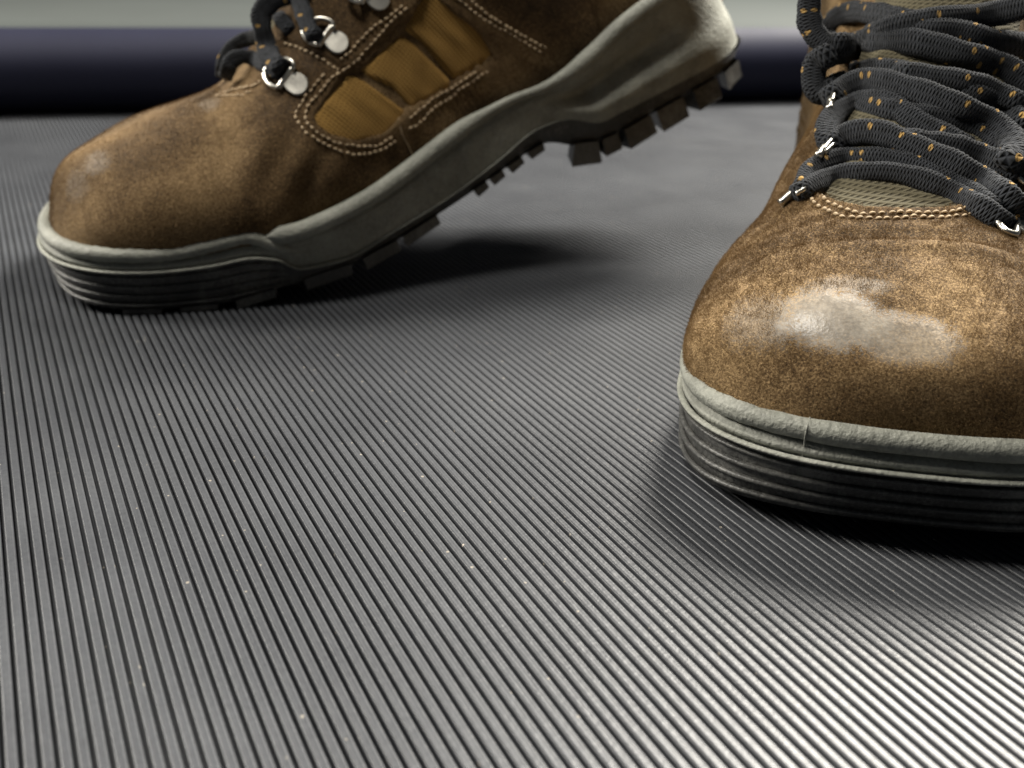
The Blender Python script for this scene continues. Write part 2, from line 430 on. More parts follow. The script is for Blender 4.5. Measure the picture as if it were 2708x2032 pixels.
    def stitches(s, J, line, pitch=2.0, r=.42, seg=.72, up=.15):
        P = s.trace(line, 0.); P = smooth_path(P, .5)
        L = np.concatenate([[0], np.cumsum(np.linalg.norm(np.diff(P, axis=0), axis=1))])
        for d in np.arange(0, L[-1], pitch):
            jit = rng.normal(0, .12, 3)
            a = np.array([np.interp(d, L, P[:, k]) for k in range(3)])+jit; b = np.array([np.interp(min(d+pitch*seg, L[-1]), L, P[:, k]) for k in range(3)])+jit
            loc, nn, *_ = s.bvh.find_nearest(Vector((a+b)/2)); nn = np.array(nn)
            vd = s.local(CO)-a
            if nn @ vd < 0: nn = -nn
            Tn = np.linspace(0, 1, 5); C = a+(b-a)*Tn[:, None] + nn*(up+.22*np.sin(np.pi*Tn))[:, None]
            rr = r*np.array([.5, .95, 1.05, .95, .5])*rng.uniform(.85, 1.15)
            V, F, _ = tube(C, rr, rr*.9, up=nn, n=6); J.add(V, F)
    # ---- sole
    def perim(s, A=None):
        """sampled lip/bead/bottom rails along one side"""
        k = s.skeys; al = k[:, 0]; aT, aH0, aH1 = 42., al[-1]-32, al[-1]
        th = np.linspace(0, np.pi/2, 34)
        a = np.concatenate([aT*(1-np.cos(th)), np.linspace(aT, aH0, int((aH0-aT)/1.2))[1:-1], aH0+(aH1-aH0)*np.sin(th)])
        w = hermite(s.wsole[:, 0], s.wsole[:, 1], a)
        wt = hermite(s.wsole[:, 0], s.wsole[:, 1], [aT])[0]; wh = hermite(s.wsole[:, 0], s.wsole[:, 1], [aH0])[0]
        nT, nH = s.nT, 2.3
        w = np.where(a < aT, wt*(1-np.clip(1-a/aT, 0, 1)**nT)**(1/nT), w)
        w = np.where(a > aH0, wh*(1-np.clip((a-aH0)/(aH1-aH0), 0, 1)**nH)**(1/nH), w)
        r = {n: (hermite(al, k[:, i], a), hermite(al, k[:, i+1], a)) for n, i in (('bead', 2), ('bot', 4))}
        r['lip'] = (a, hermite(al, k[:, 1], a)); return a, w, r
    def loop(s, rail, out=0., dz=None, sel=None, frac=None):
        """closed (or selected) 3D perimeter rail; frac mixes two rails"""
        a, w, r = s.perim()
        ra, rz = r[rail] if frac is None else tuple(r[frac[0]][i]*(1-frac[2])+r[frac[1]][i]*frac[2] for i in (0, 1))
        rz = rz + (dz(a) if callable(dz) else (dz or 0))
        one = np.stack([ra, w, rz], 1); oth = one*np.array([1, -1, 1])
        P = np.concatenate([one[::-1], oth[1:-1]]) ; par = np.concatenate([a[::-1], a[1:-1]])
        # loop starts at heel on +y side, round the toe, back along -y
        T = np.roll(P, -1, 0)-np.roll(P, 1, 0); N = np.stack([T[:, 1], -T[:, 0], 0*T[:, 0]], 1)
        N /= np.linalg.norm(N, axis=1)[:, None]+1e-9
        cen = np.stack([np.clip(P[:, 0], 40, a[-1]-30), 0*P[:, 0], P[:, 2]], 1)
        sg = np.sign((N*(P-cen)).sum(1)); sg[sg == 0] = 1; N = N*sg[:, None]
        o = out(par) if callable(out) else out
        P = P + N*np.reshape(o, (-1, 1)); P[:, 1] += s.yoff(P[:, 0])
        if sel is not None:
            m = sel(par); i0 = np.argmax(m); P, par, N = P[m], par[m], N[m]
        return P, par, N
    def band(s, name, mat, rows, closed=True, sel=None, parent=None):
        """skin between stacked rails (each row = loop arguments)"""
        Ls = [s.loop(*r[:1], sel=sel, **r[1])[0] for r in rows]; n = len(Ls[0]); V = np.concatenate(Ls); F = []
        for i in range(len(Ls)-1):
            for k in range(n if closed else n-1):
                l = (k+1) % n; F.append((i*n+k, i*n+l, (i+1)*n+l, (i+1)*n+k))
        return mk(name, V, F, mat, parent or s.root), n, Ls
    def sole(s):
        # midsole side wall
        dip = lambda a: sstep(70, 84, a)
        heel = lambda a: sstep(178, 200, a)
        rows = []
        for v in np.linspace(0, 1, 22):
            def out(a, v=v):
                toe = 1-dip(a)
                y = -1.2
                tb = -1.4 + 1.5*np.exp(-((v-.24)/.17)**2) - 3.0*np.exp(-((v-.60)/.11)**2)          # second band of the toe bumper
                mid = -.6 + .9*np.sin(np.pi*v)*.6 - 1.5*np.exp(-((v-.74)/.07)**2)
                hl = -1.0 + 3.2*np.exp(-((v-.22)/.15)**2) + 2.2*np.exp(-((v-.82)/.16)**2) - 4.6*np.exp(-((v-.53)/.11)**2)*(1-sstep(228, 245, a))
                hl = hl*(1-.75*sstep(222, 252, a)) - 2.0*sstep(235, 262, a)
                return toe*tb + dip(a)*((1-heel(a))*mid + heel(a)*hl)
            rows.append(('lip', dict(frac=('lip', 'bead', v), out=out, dz=(-1.0 if v > .99 else 0))))
        wall, n, Ls = s.band('midsole', M_MID, rows)
        # shelf under the upper so no gap shows
        # beads
        zfun = lambda a: -2.0
        P, par, N = s.loop('bead', out=-.3, dz=-2.2, sel=lambda a: a > 73)
        def start_run(P, par):       # order so the run is contiguous
            g = np.linalg.norm(np.diff(P, axis=0), axis=1); j = np.argmax(g)
            if g[j] > 15: P = np.concatenate([P[j+1:], P[:j+1]]); par = np.concatenate([par[j+1:], par[:j+1]])
            return P, par
        P, par = start_run(P, par)
        r = 2.9*sstep(73, 80, par)*(1-.55*sstep(150, 170, par)*(1-sstep(182, 205, par)))+.25
        V, F, _ = tube(P, r, r, n=14); mk('midsole_bead', V, F, M_MID, s.root)
        # toe bumper bead dips and runs on along the wall
        fall = lambda a: -2.0 - 6.2*sstep(68, 84, a)
        P, par, N = s.loop('bead', out=lambda a: -1.5-.3*sstep(84, 112, a), dz=fall, sel=lambda a: a < 118)
        P, par = start_run(P, par)
        r = 2.3*(1-.9*sstep(74, 116, par))+.1
        wob = 1+.05*np.sin(par*1.7)+.04*np.sin(par*.63+1)
        V, F, _ = tube(P, r*1.05, r*wob, n=14); mk('toe_bead', V, F, M_MID, s.root)
        # thin lip
        P, par, N = s.loop('lip', out=.25, dz=.2, sel=lambda a: a < 190)
        P, par = start_run(P, par)
        r = .62*(1-.6*sstep(90, 120, par))*(1-.9*sstep(172, 192, par))
        V, F, _ = tube(P, r*1.4, r*.8, n=8); mk('lip', V, F, M_MID, s.root)
        # outsole
        rows = [('lip', dict(frac=('lip', 'bot', v), out=(lambda a, v=v: -.9-.9*v-1.4*sstep(80, 110, a)*v))) for v in (0, .3, .6, .92)]
        rows.append(('bot', dict(out=-4., dz=.4)))
        Ls = [s.loop(*r[:1], **r[1])[0] for r in rows]; n = len(Ls[0]); V = np.concatenate(Ls); F = []
        for i in range(len(Ls)-1):
            for k in range(n): l = (k+1) % n; F.append((i*n+k, i*n+l, (i+1)*n+l, (i+1)*n+k))
        b0 = (len(Ls)-1)*n
        # bottom cap by pairing sides
        half = (n+2)//2
        for k in range(half-1):
            i1, i2 = k, k+1; j1, j2 = (n-k) % n, (n-k-1) % n
            q = [b0+i1, b0+i2, b0+j2, b0+j1]; q = list(dict.fromkeys(q))
            if len(q) > 2: F.append(tuple(q))
        outs = mk('outsole', V, F, M_OUT, s.root)
        # toe bumper ribs
        for fr, rr in ((.14, .62), (.36, .82), (.58, .82), (.80, .82)):
            P, par, N = s.loop('lip', frac=('lip', 'bot', fr), out=-.9-.9*fr+.35, sel=lambda a: a < 80)
            P, par = start_run(P, par)
            r = rr*(1-.85*sstep(66, 80, par))
            V, F, _ = tube(P, r*1.1, r*.8, n=8); mk('bumper_rib', V, F, M_OUT, s.root)
        # lugs
        a, w, rl = s.perim(); ba, bz = rl['bot']
        def lug(a0, a1, hgt, depth=15., out=-.6, skew=2.):
            for sd in (1, -1):
                V = []
                for i, av in enumerate((a0, a1)):
                    wv = np.interp(av, a, w)+out; zb = np.interp(av, a, bz); aa = np.interp(av, a, ba)
                    # direction of sole normal
                    sl = (np.interp(av+6, a, bz)-np.interp(av-6, a, bz))/(np.interp(av+6, a, ba)-np.interp(av-6, a, ba)); L = math.hypot(1, sl)
                    for dep in (0, depth):
                        for hh in (-1.5, hgt-.6, hgt):
                            ins = .5 if hh == hgt else 0
                            V.append((aa+sl/L*hh+(skew*dep/depth)+(ins if i == 0 else -ins), float(s.yoff(aa))+sd*(wv-dep-(ins if dep == 0 else -ins)), zb-hh/L))
                idx = lambda i, d, h: i*6+d*3+h
                F = []
                for h in (0, 1):
                    ring = [idx(0, 0, h), idx(1, 0, h), idx(1, 1, h), idx(0, 1, h)]; rin2 = [idx(0, 0, h+1), idx(1, 0, h+1), idx(1, 1, h+1), idx(0, 1, h+1)]
                    for q in range(4): F.append((ring[q], ring[(q+1) % 4], rin2[(q+1) % 4], rin2[q]))
                F.append((idx(0, 0, 2), idx(1, 0, 2), idx(1, 1, 2), idx(0, 1, 2)))
                mk('lug', V, F, M_OUT, s.root, smooth=False)
        for L in s.lugs: lug(*L)

def d_ring(b, name, bar, ringp, plate=None, lift=1.2, rw=.75):
    """bar: two px points; ringp: px points of the wire loop; plate: (px centre, px radius)"""
    root = bpy.data.objects.new(name, None); col.objects.link(root); root.parent = b.root
    P = smooth_path(b.trace(bar, lift), .8)
    V, F, _ = tube(P, 1.05, 1.05, up=(.3, .5, .8), n=14); mk('roller', V, F, M_MET, root)
    P = smooth_path(b.trace(ringp, lift+1.0), .5)
    V, F, _ = tube(P, rw, rw, up=(.3, .5, .8), n=10); mk('wire_loop', V, F, M_MET, root)
    if plate:
        (cx, cy), rp, nd = plate
        c, nn = b.hit(cx, cy)
        ed = np.array([b.hit(cx+rp*math.cos(t), cy+rp*math.sin(t))[0] for t in np.linspace(0, 2*math.pi, 28, endpoint=False)])
        # straight edge toward the roller
        q0, q1 = b.trace(bar, 0); mid = (q0+q1)/2; ax = (mid-c)/np.linalg.norm(mid-c)
        ext = ed + ax*np.clip(((ed-c)@ax), 0, None)[:, None]*nd
        nn = np.mean([b.hit(cx, cy)[1]], 0)
        V = []; 
        for sc_, hh in ((1.06, .1), (1.05, 1.0), (.98, 1.2), (.5, 1.2)): V += list(c+(ext-c)*sc_+nn*hh - nn*(((ext-c)@nn)*sc_)[:, None]*.7)
        V.append(c+nn*1.2); n = 28; F = []
        for i in range(3):
            for k in range(n): F.append((i*n+k, i*n+(k+1) % n, (i+1)*n+(k+1) % n, (i+1)*n+k))
        for k in range(n): F.append((3*n+k, 3*n+(k+1) % n, 4*n))
        mk('ring_plate', V, F, M_PLATE, root, smooth=False)
    return root
def lace(b, pts, toward, w=2.5, th=1.1, depth=None, name='lace_strand', twist=None):
    P = b.trace(pts, toward, depth)
    P = smooth_path(P, .6); o = b.local(CO)
    def dive(e, q):
        t = e-q; t /= np.linalg.norm(t)+1e-9; d = e-o; d /= np.linalg.norm(d)
        return [e+t*1.6+d*1.2, e+t*2.6+d*3.4, e+t*3.0+d*6.5]
    j = min(5, len(P)-1)
    P = smooth_path(np.concatenate([dive(P[0], P[j])[::-1], P[::2], dive(P[-1], P[-1-j])]), .6)
    up = o-P; up /= np.linalg.norm(up, axis=1)[:, None]
    if twist is not None: up = up + np.array(twist)
    N = len(P); sj = np.linspace(0, 1, N)
    w = w*1.1; th = th*1.3; ww = w*(1+.06*np.sin(sj*19+len(pts))+.04*np.sin(sj*47))
    # braided edge: small scallops
    s = np.arange(N)*.6
    ww = ww*(1+.035*np.sin(s*5.2)); tt = th*(1+.05*np.sin(s*5.2+1))
    V, F, UV = tube(P, ww, tt, up=up, n=20, power=.72)
    UV[:, 0] += rng.uniform(0, 900)
    return mk(name, V, F, M_LACE, b.root, uv=UV)
def fuzz(b, mask, count, ln=(.5, 1.3), wd=.05, seed=3, mat=None):
    r = np.random.default_rng(seed)
    ids = np.nonzero(mask)[0]; ch = r.choice(ids, count)
    # neighbours for jitter along surface
    base = b.Q[ch]; N = b.N0.reshape(-1, 3)[ch]
    t1 = np.cross(N, r.normal(size=N.shape)); t1 /= np.linalg.norm(t1, axis=1)[:, None]+1e-9
    base = base + t1*1.25*np.sqrt(r.random((count, 1))) - N*.15
    lean = r.normal(size=N.shape)*.9 + np.array([.5, 0, -.1]); d = N*.55+lean*.6; d /= np.linalg.norm(d, axis=1)[:, None]
    L = r.uniform(*ln, (count, 1))*(1+.5*(r.random((count, 1)) > .96))
    sd = np.cross(d, b.local(CO)-base); sd /= np.linalg.norm(sd, axis=1)[:, None]+1e-9
    midp = base+d*L*.5+N*.08; tip = base+d*L
    w = wd*r.uniform(.6, 1.3, (count, 1))
    V = np.stack([base-sd*w, base+sd*w, midp+sd*w*.8, midp-sd*w*.8, tip], 1).reshape(-1, 3)
    me = bpy.data.meshes.new('suede_nap'); me.vertices.add(len(V)); me.vertices.foreach_set('co', (V*MM).ravel())
    i = np.arange(count)[:, None]*5
    loops = np.concatenate([(i+np.array([0, 1, 2, 3])).ravel(), (i+np.array([3, 2, 4])).ravel()])
    me.loops.add(len(loops)); me.loops.foreach_set('vertex_index', loops.astype(np.int32))
    st = np.concatenate([np.arange(count)*4, count*4+np.arange(count)*3]).astype(np.int32)
    me.polygons.add(count*2); me.polygons.foreach_set('loop_start', st)
    me.update(calc_edges=True); me.validate(); me.materials.append(mat)
    o = bpy.data.objects.new('suede_nap', me); col.objects.link(o); o.parent = b.root; o['kind'] = 'stuff'
    return o
def nap_mat(name, dark, mid, light):
    t = NT(name); g = t.n('ShaderNodeNewGeometry')
    f = t.math('ADD', t.math('MULTIPLY', t.noise(28, 1, .5, dist=.4), .5), t.math('MULTIPLY', t.noise(2400, 1), .5))
    c = t.ramp(f, [(.25, dark), (.48, mid), (.78, light)])
    t.set(Base_Color=c, Roughness=.9); t.b.inputs['Specular IOR Level'].default_value = .2
    return t.m
M_NAP = nap_mat('suede_fibres', tuple(x*.8 for x in MD), tuple(x*1.3 for x in MD), tuple(x*1.25 for x in LT))

# ================================================================== left boot: heel lifted, seen from its side
#        ab   zb    at    zt    hw    p    q    recess bulge
kL = [(  4.5, 17,   5.5, 24.0,  1.0, .75, .80, 0, 0),
      (  5.0, 17,   6.6, 30.0,  9.0, .75, .80, 0, .2),
      (  6.8, 17,   8.6, 35.0, 18.0, .75, .80, 0, .5),
      ( 11.0, 17,  12.8, 40.2, 28.5, .75, .80, 0, .8),
      ( 20.0, 17,  21.1, 45.6, 39.0, .75, .78, 0, 1),
      ( 31.0, 17,  32.4, 50.8, 45.0, .75, .76, 0, 1),
      ( 43.0, 17,  43.7, 55.2, 47.5, .76, .76, 0, 1),
      ( 55.0, 18,  54.5, 59.0, 48.2, .80, .76, 0, 1),
      ( 68.0, 20,  66.6, 63.5, 48.5, .84, .76, 0, 1),
      ( 86.0, 23,  77.5, 75.0, 48.0, .88, .78, 0, 1),
      (106.0, 31,  87.0, 91.0, 45.5, .88, .80, 0, .8),
      (126.0, 41,  96.0,107.0, 41.0, .85, .80, 0, .6),
      (146.0, 52, 104.0,126.0, 37.0, .80, .76, 0, .5),
      (160.0, 60, 110.0,147.0, 34.5, .72, .68, 0, .4),
      (174.0, 66, 113.0,168.0, 33.5, .62, .58, 0, .4),
      (184.0, 69, 112.0,190.0, 33.5, .52, .48, 0, .4),
      (198.0, 75, 128.0,195.0, 34.0, .46, .44, 1, .4),
      (214.0, 80, 150.0,202.0, 34.0, .45, .44, 1, .4),
      (232.0, 86, 172.0,210.0, 33.0, .45, .44, 1, .4),
      (248.0, 92, 190.0,216.0, 25.0, .50, .44, .8, .3),
      (256.0, 95, 198.0,219.0, 14.0, .60, .44, .3, .2),
      (259.0, 96, 201.0,220.0,  1.0, .75, .44, 0, 0)]
#        a_lip z_lip a_bead z_bead a_bot z_bot
sL = [(0, 16.0, 1.0, 23.5, 3.5, 2.5), (10, 15.2, 10.5, 22.6, 11, 1.2), (26, 14.6, 26.5, 22.0, 26, .4), (40, 14.4, 40.5, 21.9, 40, .2), (55, 15.4, 55, 24.0, 55, .6), (68, 17.2, 67, 26.2, 68, 2.6),
      (76, 16.0, 75, 26.4, 77, 5.0), (84, 12.2, 82, 26.9, 85, 6.8), (98, 13.6, 96, 31.0, 100, 10.0), (118, 21.4, 112, 37.2, 120, 16.8), (140, 31.2, 131, 47.8, 143, 27.5),
      (158, 42.2, 147, 57.8, 162, 38.2), (173, 52.5, 162, 65.0, 179, 46.5), (185, 55.5, 174, 69.0, 189, 45.0), (196, 54.0, 184, 74.0, 197, 46.0), (206, 57.8, 192, 80.0, 207, 49.5),
      (220, 63.8, 203, 89.5, 221, 56.5), (236, 71.0, 217, 99.0, 238, 64.5), (252, 77.5, 232, 108, 253, 71.0), (266, 82.5, 246, 115, 266, 76.0)]
wL = [(0, 44), (26, 50), (42, 50.5), (55, 51.5), (71, 52), (98, 50), (112, 47), (126, 43), (147, 38.5), (176, 36), (203, 37), (231, 37), (266, 34)]
lb = Boot('work_boot', 'brown suede work boot with lifted heel and ochre canvas side panels, bent on its toe', (-168, 342), math.radians(19), kL, sL, None, wL, -1, None)
lb.narrow = .09
lb.lugs = [(84, 99, 2.8), (104, 117, 3.0), (119, 132, 2.4), (146, 150.5, 1.6, 20), (152, 156.5, 1.6, 20), (158.5, 163, 1.6, 20), (165, 170, 1.6, 20), (183, 196, 7.0, 17, -.2, 5), (198, 204, 5.2), (206.5, 217, 6.4, 15, -.4, -3), (219, 229, 7.0, 15, -.4, 3), (233, 243, 6.8, 14, -.8, -2), (247, 257, 5.5, 10),
           (26, 38, .6), (44, 56, .6), (62, 74, 2.)]
FRAME = [z1(*p) for p in [(1140, 545), (930, 860), (945, 905), (1040, 972), (1200, 1012), (1380, 972), (1525, 862), (1600, 785), (1900, 600), (2206, 412), (2100, 250), (1793, 0), (1690, 0), (1560, 250), (1250, 520)]]
TAB = [z1(*p) for p in [(690, 290), (800, 330), (950, 400), (1110, 500), (1150, 520), (1700, 20), (1800, -300), (1500, -600), (700, -300), (600, 0)]]
def dispL(b, P, px, fac):
    mm = 7.0/K*1.0
    sd = poly_sd(px, FRAME)/mm
    D = np.where(fac, 1.5*(1-sstep(-.9, .1, sd)), 1.5)
    D += np.where(fac, .9*sstep(-.1, .8, poly_sd(px, TAB)/mm), 0)
    # flexing creases over the ball of the foot and uneven leather
    a, y, z = P[:, 0], P[:, 1], P[:, 2]
    D += .85*np.sin(a*.42-z*.20+.6*np.sin(z*.2))*np.exp(-((a-84)/15)**2)*np.exp(-((z-42)/14)**2) + .35*np.sin(a*.11+z*.17+y*.09)
    # tongue opening
    inn = (np.abs(y) < 19) & (a > 66+.012*y*y) & (z > 60)
    # throat recess measured along the instep only
    D = np.where(b.throat(P), -3.5, D)
    return D
def throatL(P):
    a, y, z = P[:, 0], P[:, 1], P[:, 2]
    st = sstep(0, 1, 0)
    return (np.abs(y) < 17-6*np.clip((a-66)/40, 0, 1)) & (z > 62+.010*y*y) & (a > 64+.02*y*y) & (a < 118) & (z > 63+(a-66)*1.0)
lb.throat = throatL
M_SL = suede('brown_suede', DK, MD, LT, worn=[((9, -14, 37), (9, 22, 9), .75, (.20, .16, .12)), ((62, -3, 63), (6, 14, 5), .7, (.34, .27, .19))], bias=.0)
lb.body(M_SL, dispL)
hl_ = [lb.hit(205, 352)[0], lb.hit(165, 395)[0], lb.hit(452, 226)[0]]
M_SL2 = suede('brown_suede_scuffed_toe', DK, MD, LT, worn=[(tuple(hl_[0]), (7, 13, 5), .30, (.34, .30, .25)), (tuple(hl_[1]), (6, 11, 7), .22, (.28, .25, .21)), (tuple(hl_[2]), (5, 9, 4), .35, (.40, .33, .25))])
lb.upper.data.materials.clear(); lb.upper.data.materials.append(M_SL2)
# tongue under the laces
def tongue(b, i0, i1, half, off, name='tongue'):
    P = b.P0; N = b.N0; nu, nt = b.sh
    js = range(nt//2-half, nt//2+half+1); V = []; F = []
    n = len(js)
    for i in range(i0, i1):
        for j in js:
            w = (j-nt//2)/half
            V.append(P[i, j]+N[i, j]*(off+1.2*(1-w**4)+.5*math.sin(i*.21)*math.cos(w*3)))
    for i in range(i1-i0-1):
        for k in range(n-1): F.append((i*n+k, i*n+k+1, (i+1)*n+k+1, (i+1)*n+k))
    return mk(name, V, F, M_TONG, b.root)
def stn(b, a_top):
    top = b.P0[:, b.sh[1]//2, :]; return int(np.argmin(np.abs(top[:260, 0]-a_top)))
tongue(lb, stn(lb, 64), stn(lb, 111), 38, -2.6)
lb.sole()
# canvas panels
for poly in ([(1150, 540), (880, 850), (890, 950), (1020, 1030), (1200, 1070), (1420, 1030), (1580, 900), (1600, 812), (1300, 590), (1215, 545)],
             [(1572, 262), (1540, 250), (1230, 505), (1290, 572), (1480, 655), (1625, 820), (1930, 650), (1930, 600), (1655, 320)],
             [(1700, -60), (1545, 220), (1672, 306), (1940, 600), (2270, 450), (2200, 230), (1850, -60)]):
    lb.patch('canvas_panel', [z1(*p) for p in poly], M_CANV, .95, edge=2.2, sink=.45, base='raw', wrinkle=.2)
# straps and heel counter
lb.patch('heel_counter', [z3(*p) for p in [(1400, 0), (1480, -150), (2000, -150), (1900, 60), (1400, 420), (1200, 400), (1250, 250)]], M_SL, .9, edge=1.2)
lb.patch('ankle_strap', [z3(*p) for p in [(1285, -120), (1375, -120), (1340, 60), (1270, 240), (1195, 345), (1165, 325), (1235, 170)]], M_SL, 1.9, edge=1.6)
lb.patch('ankle_overlay', [z3(*p) for p in [(500, -60), (560, 0), (1080, 300), (1180, 330), (1240, 170), (1300, -150), (600, -300)]], M_SL, 1.3, edge=1.0, base='raw')
J = Join()
for ln in ([(1560, 40), (1480, 110), (1330, 210), (1240, 310), (1160, 400), (1110, 440)],
           [(990, 545), (945, 595), (895, 655), (855, 705), (820, 760), (790, 805), (780, 855), (800, 900), (840, 950), (900, 1000), (950, 1035), (1030, 1070), (1120, 1110), (1220, 1130), (1320, 1120), (1420, 1090), (1510, 1030)],
           [(1590, 60), (1470, 165), (1390, 260), (1240, 420), (1150, 500), (1040, 575), (1000, 630), (955, 680), (915, 725), (875, 775), (855, 825), (850, 870), (880, 915), (920, 960), (970, 990), (1060, 1040), (1150, 1060), (1270, 1070), (1390, 1060), (1480, 1000)],
           [(1600, 940), (1690, 900), (1780, 800), (1890, 725), (1980, 655), (2080, 590), (2180, 520)],
           [(1610, 870), (1660, 830), (1750, 750), (1830, 690), (1900, 655), (2000, 590), (2100, 525)],
           [(700, 320), (790, 345), (880, 385), (950, 420), (1020, 460), (1090, 515)],
           [(210, 690), (280, 675), (350, 655), (420, 645), (480, 630), (525, 600)],
           [(190, 705), (270, 705), (370, 700), (450, 680)]):
    lb.stitches(J, [z1(*p) for p in ln], pitch=2.1, r=.43)
for ln in ([(600, -20), (740, 90), (830, 145), (920, 190), (1060, 275)], [(660, -20), (770, 70), (850, 120), (950, 180), (1080, 250)]):
    lb.stitches(J, [z3(*p) for p in ln], pitch=2.1, r=.43, up=1.3)
J.build('stitching', M_THR, lb.root, kind='stuff')
# rings
d_ring(lb, 'lace_ring', [z1(655, 645), z1(755, 500)], [z1(650, 640), z1(600, 625), z1(560, 580), z1(552, 525), z1(600, 470), z1(690, 432), z1(745, 445), z1(768, 480), z1(760, 505)], (z1(800, 622), 22, .55))
d_ring(lb, 'lace_ring', [z1(945, 335), z1(1045, 190)], [z1(940, 330), z1(880, 305), z1(840, 260), z1(835, 215), z1(880, 160), z1(955, 135), z1(1025, 150), z1(1062, 185), z1(1045, 200)], (z1(1088, 320), 22, .55))
d_ring(lb, 'lace_ring', [z1(1255, 25), z1(1345, -115)], [z1(1250, 20), z1(1190, 0), z1(1150, -50), z1(1180, -120), z1(1260, -170), z1(1340, -150), z1(1345, -115)], (z1(1392, 5), 21, .55))
# laces
lace(lb, [z1(640, 468), z1(600, 430), z1(565, 330), z1(535, 200), z1(530, 100), z1(590, 20), z1(650, -10), z1(700, -30)], 5.5, 3.0, 1.0)
lace(lb, [z1(640, 520), z1(560, 480), z1(470, 430), z1(380, 415), z1(300, 455), z1(290, 500)], 1.5, 2.3, .9)
lace(lb, [z1(250, 490), z1(262, 420), z1(330, 330), z1(430, 285), z1(540, 262)], 0., 2.2, .9, depth=381)
lace(lb, [z1(600, 160), z1(660, 205), z1(740, 225), z1(830, 215), z1(890, 230)], 1.5, 2.4, 1.0)
lace(lb, [z1(900, 240), z1(870, 190), z1(840, 100), z1(810, 20), z1(800, -40), z1(830, -90)], 4.0, 2.6, 1.0)
lace(lb, [z1(700, -40), z1(650, 40), z1(660, 120), z1(720, 200)], 1.5, 2.2, .9)
# loose thread
P = smooth_path(lb.trace([z1(1530, 860), z1(1560, 985), z1(1600, 1060), z1(1650, 1170)], .5), .6)
V, F, _ = tube(P, .16, .16, up=(0, 1, .3), n=5); mk('loose_thread', V, F, M_THR, lb.root)
px = lb.px; vis = lb.facing & (poly_sd(px, FRAME) < -3) & ~lb.throat(lb.Q) & (lb.Q[:, 2] > 20)
fuzz(lb, vis & (px[:, 1] > -60), 120000, (.4, 1.0), .030, 5, M_NAP)

# ================================================================== right boot: flat on the mat, toe towards the viewer
kR = [(  5.0, 19,   6.0, 26.0,  1.0, .75, .80, 0, 0),
      (  5.5, 19,   6.9, 32.0, 17.0, .75, .80, 0, .2),
      (  7.2, 19,   8.4, 36.5, 27.0, .75, .80, 0, .5),
      ( 11.0, 19,  12.4, 41.0, 36.5, .75, .80, 0, .8),
      ( 20.0, 19,  20.0, 46.0, 44.5, .74, .80, 0, 1),
      ( 30.0, 19,  30.0, 49.8, 48.5, .74, .80, 0, 1),
      ( 43.0, 19,  42.0, 53.2, 49.5, .76, .80, 0, 1),
      ( 55.0, 19,  53.0, 55.5, 49.5, .80, .80, 0, 1),
      ( 66.0, 19,  62.0, 58.0, 48.5, .84, .80, 0, 1),
      ( 85.0, 19,  78.0, 68.0, 45.5, .86, .78, 0, 1),
      (105.0, 19,  95.0, 79.5, 42.5, .84, .76, 0, .8),
      (125.0, 19, 112.0, 92.0, 39.5, .80, .74, 0, .6),
      (145.0, 19, 130.0,106.0, 37.0, .76, .70, 0, .5),
      (163.0, 19, 146.0,124.0, 35.5, .70, .64, 0, .4),
      (178.0, 19, 157.0,145.0, 35.0, .60, .55, 0, .4),
      (190.0, 19, 163.0,168.0, 35.0, .52, .48, 0, .4),
      (205.0, 19, 182.0,168.0, 35.0, .46, .44, 1, .4),
      (220.0, 19, 207.0,169.0, 35.0, .45, .44, 1, .4),
      (236.0, 19, 232.0,171.0, 33.0, .45, .44, 1, .4),
      (252.0, 19, 252.0,173.0, 25.0, .50, .44, .8, .3),
      (260.0, 19, 261.0,174.0, 14.0, .60, .44, .3, .2),
      (262.0, 19, 263.0,174.0,  1.0, .75, .44, 0, 0)]
sR = [(0, 18.4, 1.2, 26.4, 2.0, 4.0), (10, 18.0, 10.5, 26.1, 10, 2.8), (26, 17.2, 26, 25.6, 25.5, 1.2), (40, 16.6, 40, 25.4, 40, .4), (55, 16.4, 55, 25.6, 55, .3), (68, 16.2, 68, 26.4, 68, .2),
      (76, 14.8, 76, 26.8, 77, .2), (84, 11.5, 83, 27.2, 85, 2.4), (98, 10.5, 97, 27.2, 99, 3.0), (118, 10.5, 117, 27.4, 118, 3.0), (140, 11.5, 139, 28.0, 140, 4.0),
      (158, 13.5, 157, 29.0, 158, 7.0), (173, 15.5, 172, 30.0, 173, 10.0), (185, 14.5, 184, 31.5, 185, 9.0), (196, 11.0, 195, 33.0, 196, 5.2), (206, 10.5, 205, 35.0, 206, 5.2),
      (220, 10.5, 219, 38.0, 220, 5.2), (236, 10.5, 235, 41.0, 236, 5.2), (252, 11.0, 251, 43.0, 252, 5.2), (268, 12.0, 267, 44.0, 266, 5.2)]
wR = [(0, 44), (26, 47.5), (42, 48.5), (55, 48.5), (71, 47.5), (98, 43.5), (112, 40.5), (126, 38), (147, 33), (176, 28), (203, 26), (231, 26), (268, 24)]
ANG_R = math.radians(80.0)
kR = [(k[0], k[1], k[2], k[3], k[4]*(.915+.085*max(0, min(1, (k[0]-75)/45))), *k[5:]) for k in kR]
rb = Boot('work_boot', 'brown suede work boot flat on the mat, its polished bare toe cap facing forward', (82.5, 176), ANG_R, kR, sR, None, wR, 1, None)
rb.yoff = lambda a: -20.*sstep(35, 165, np.asarray(a, float)); rb.narrow = .05; rb.nT = 2.6
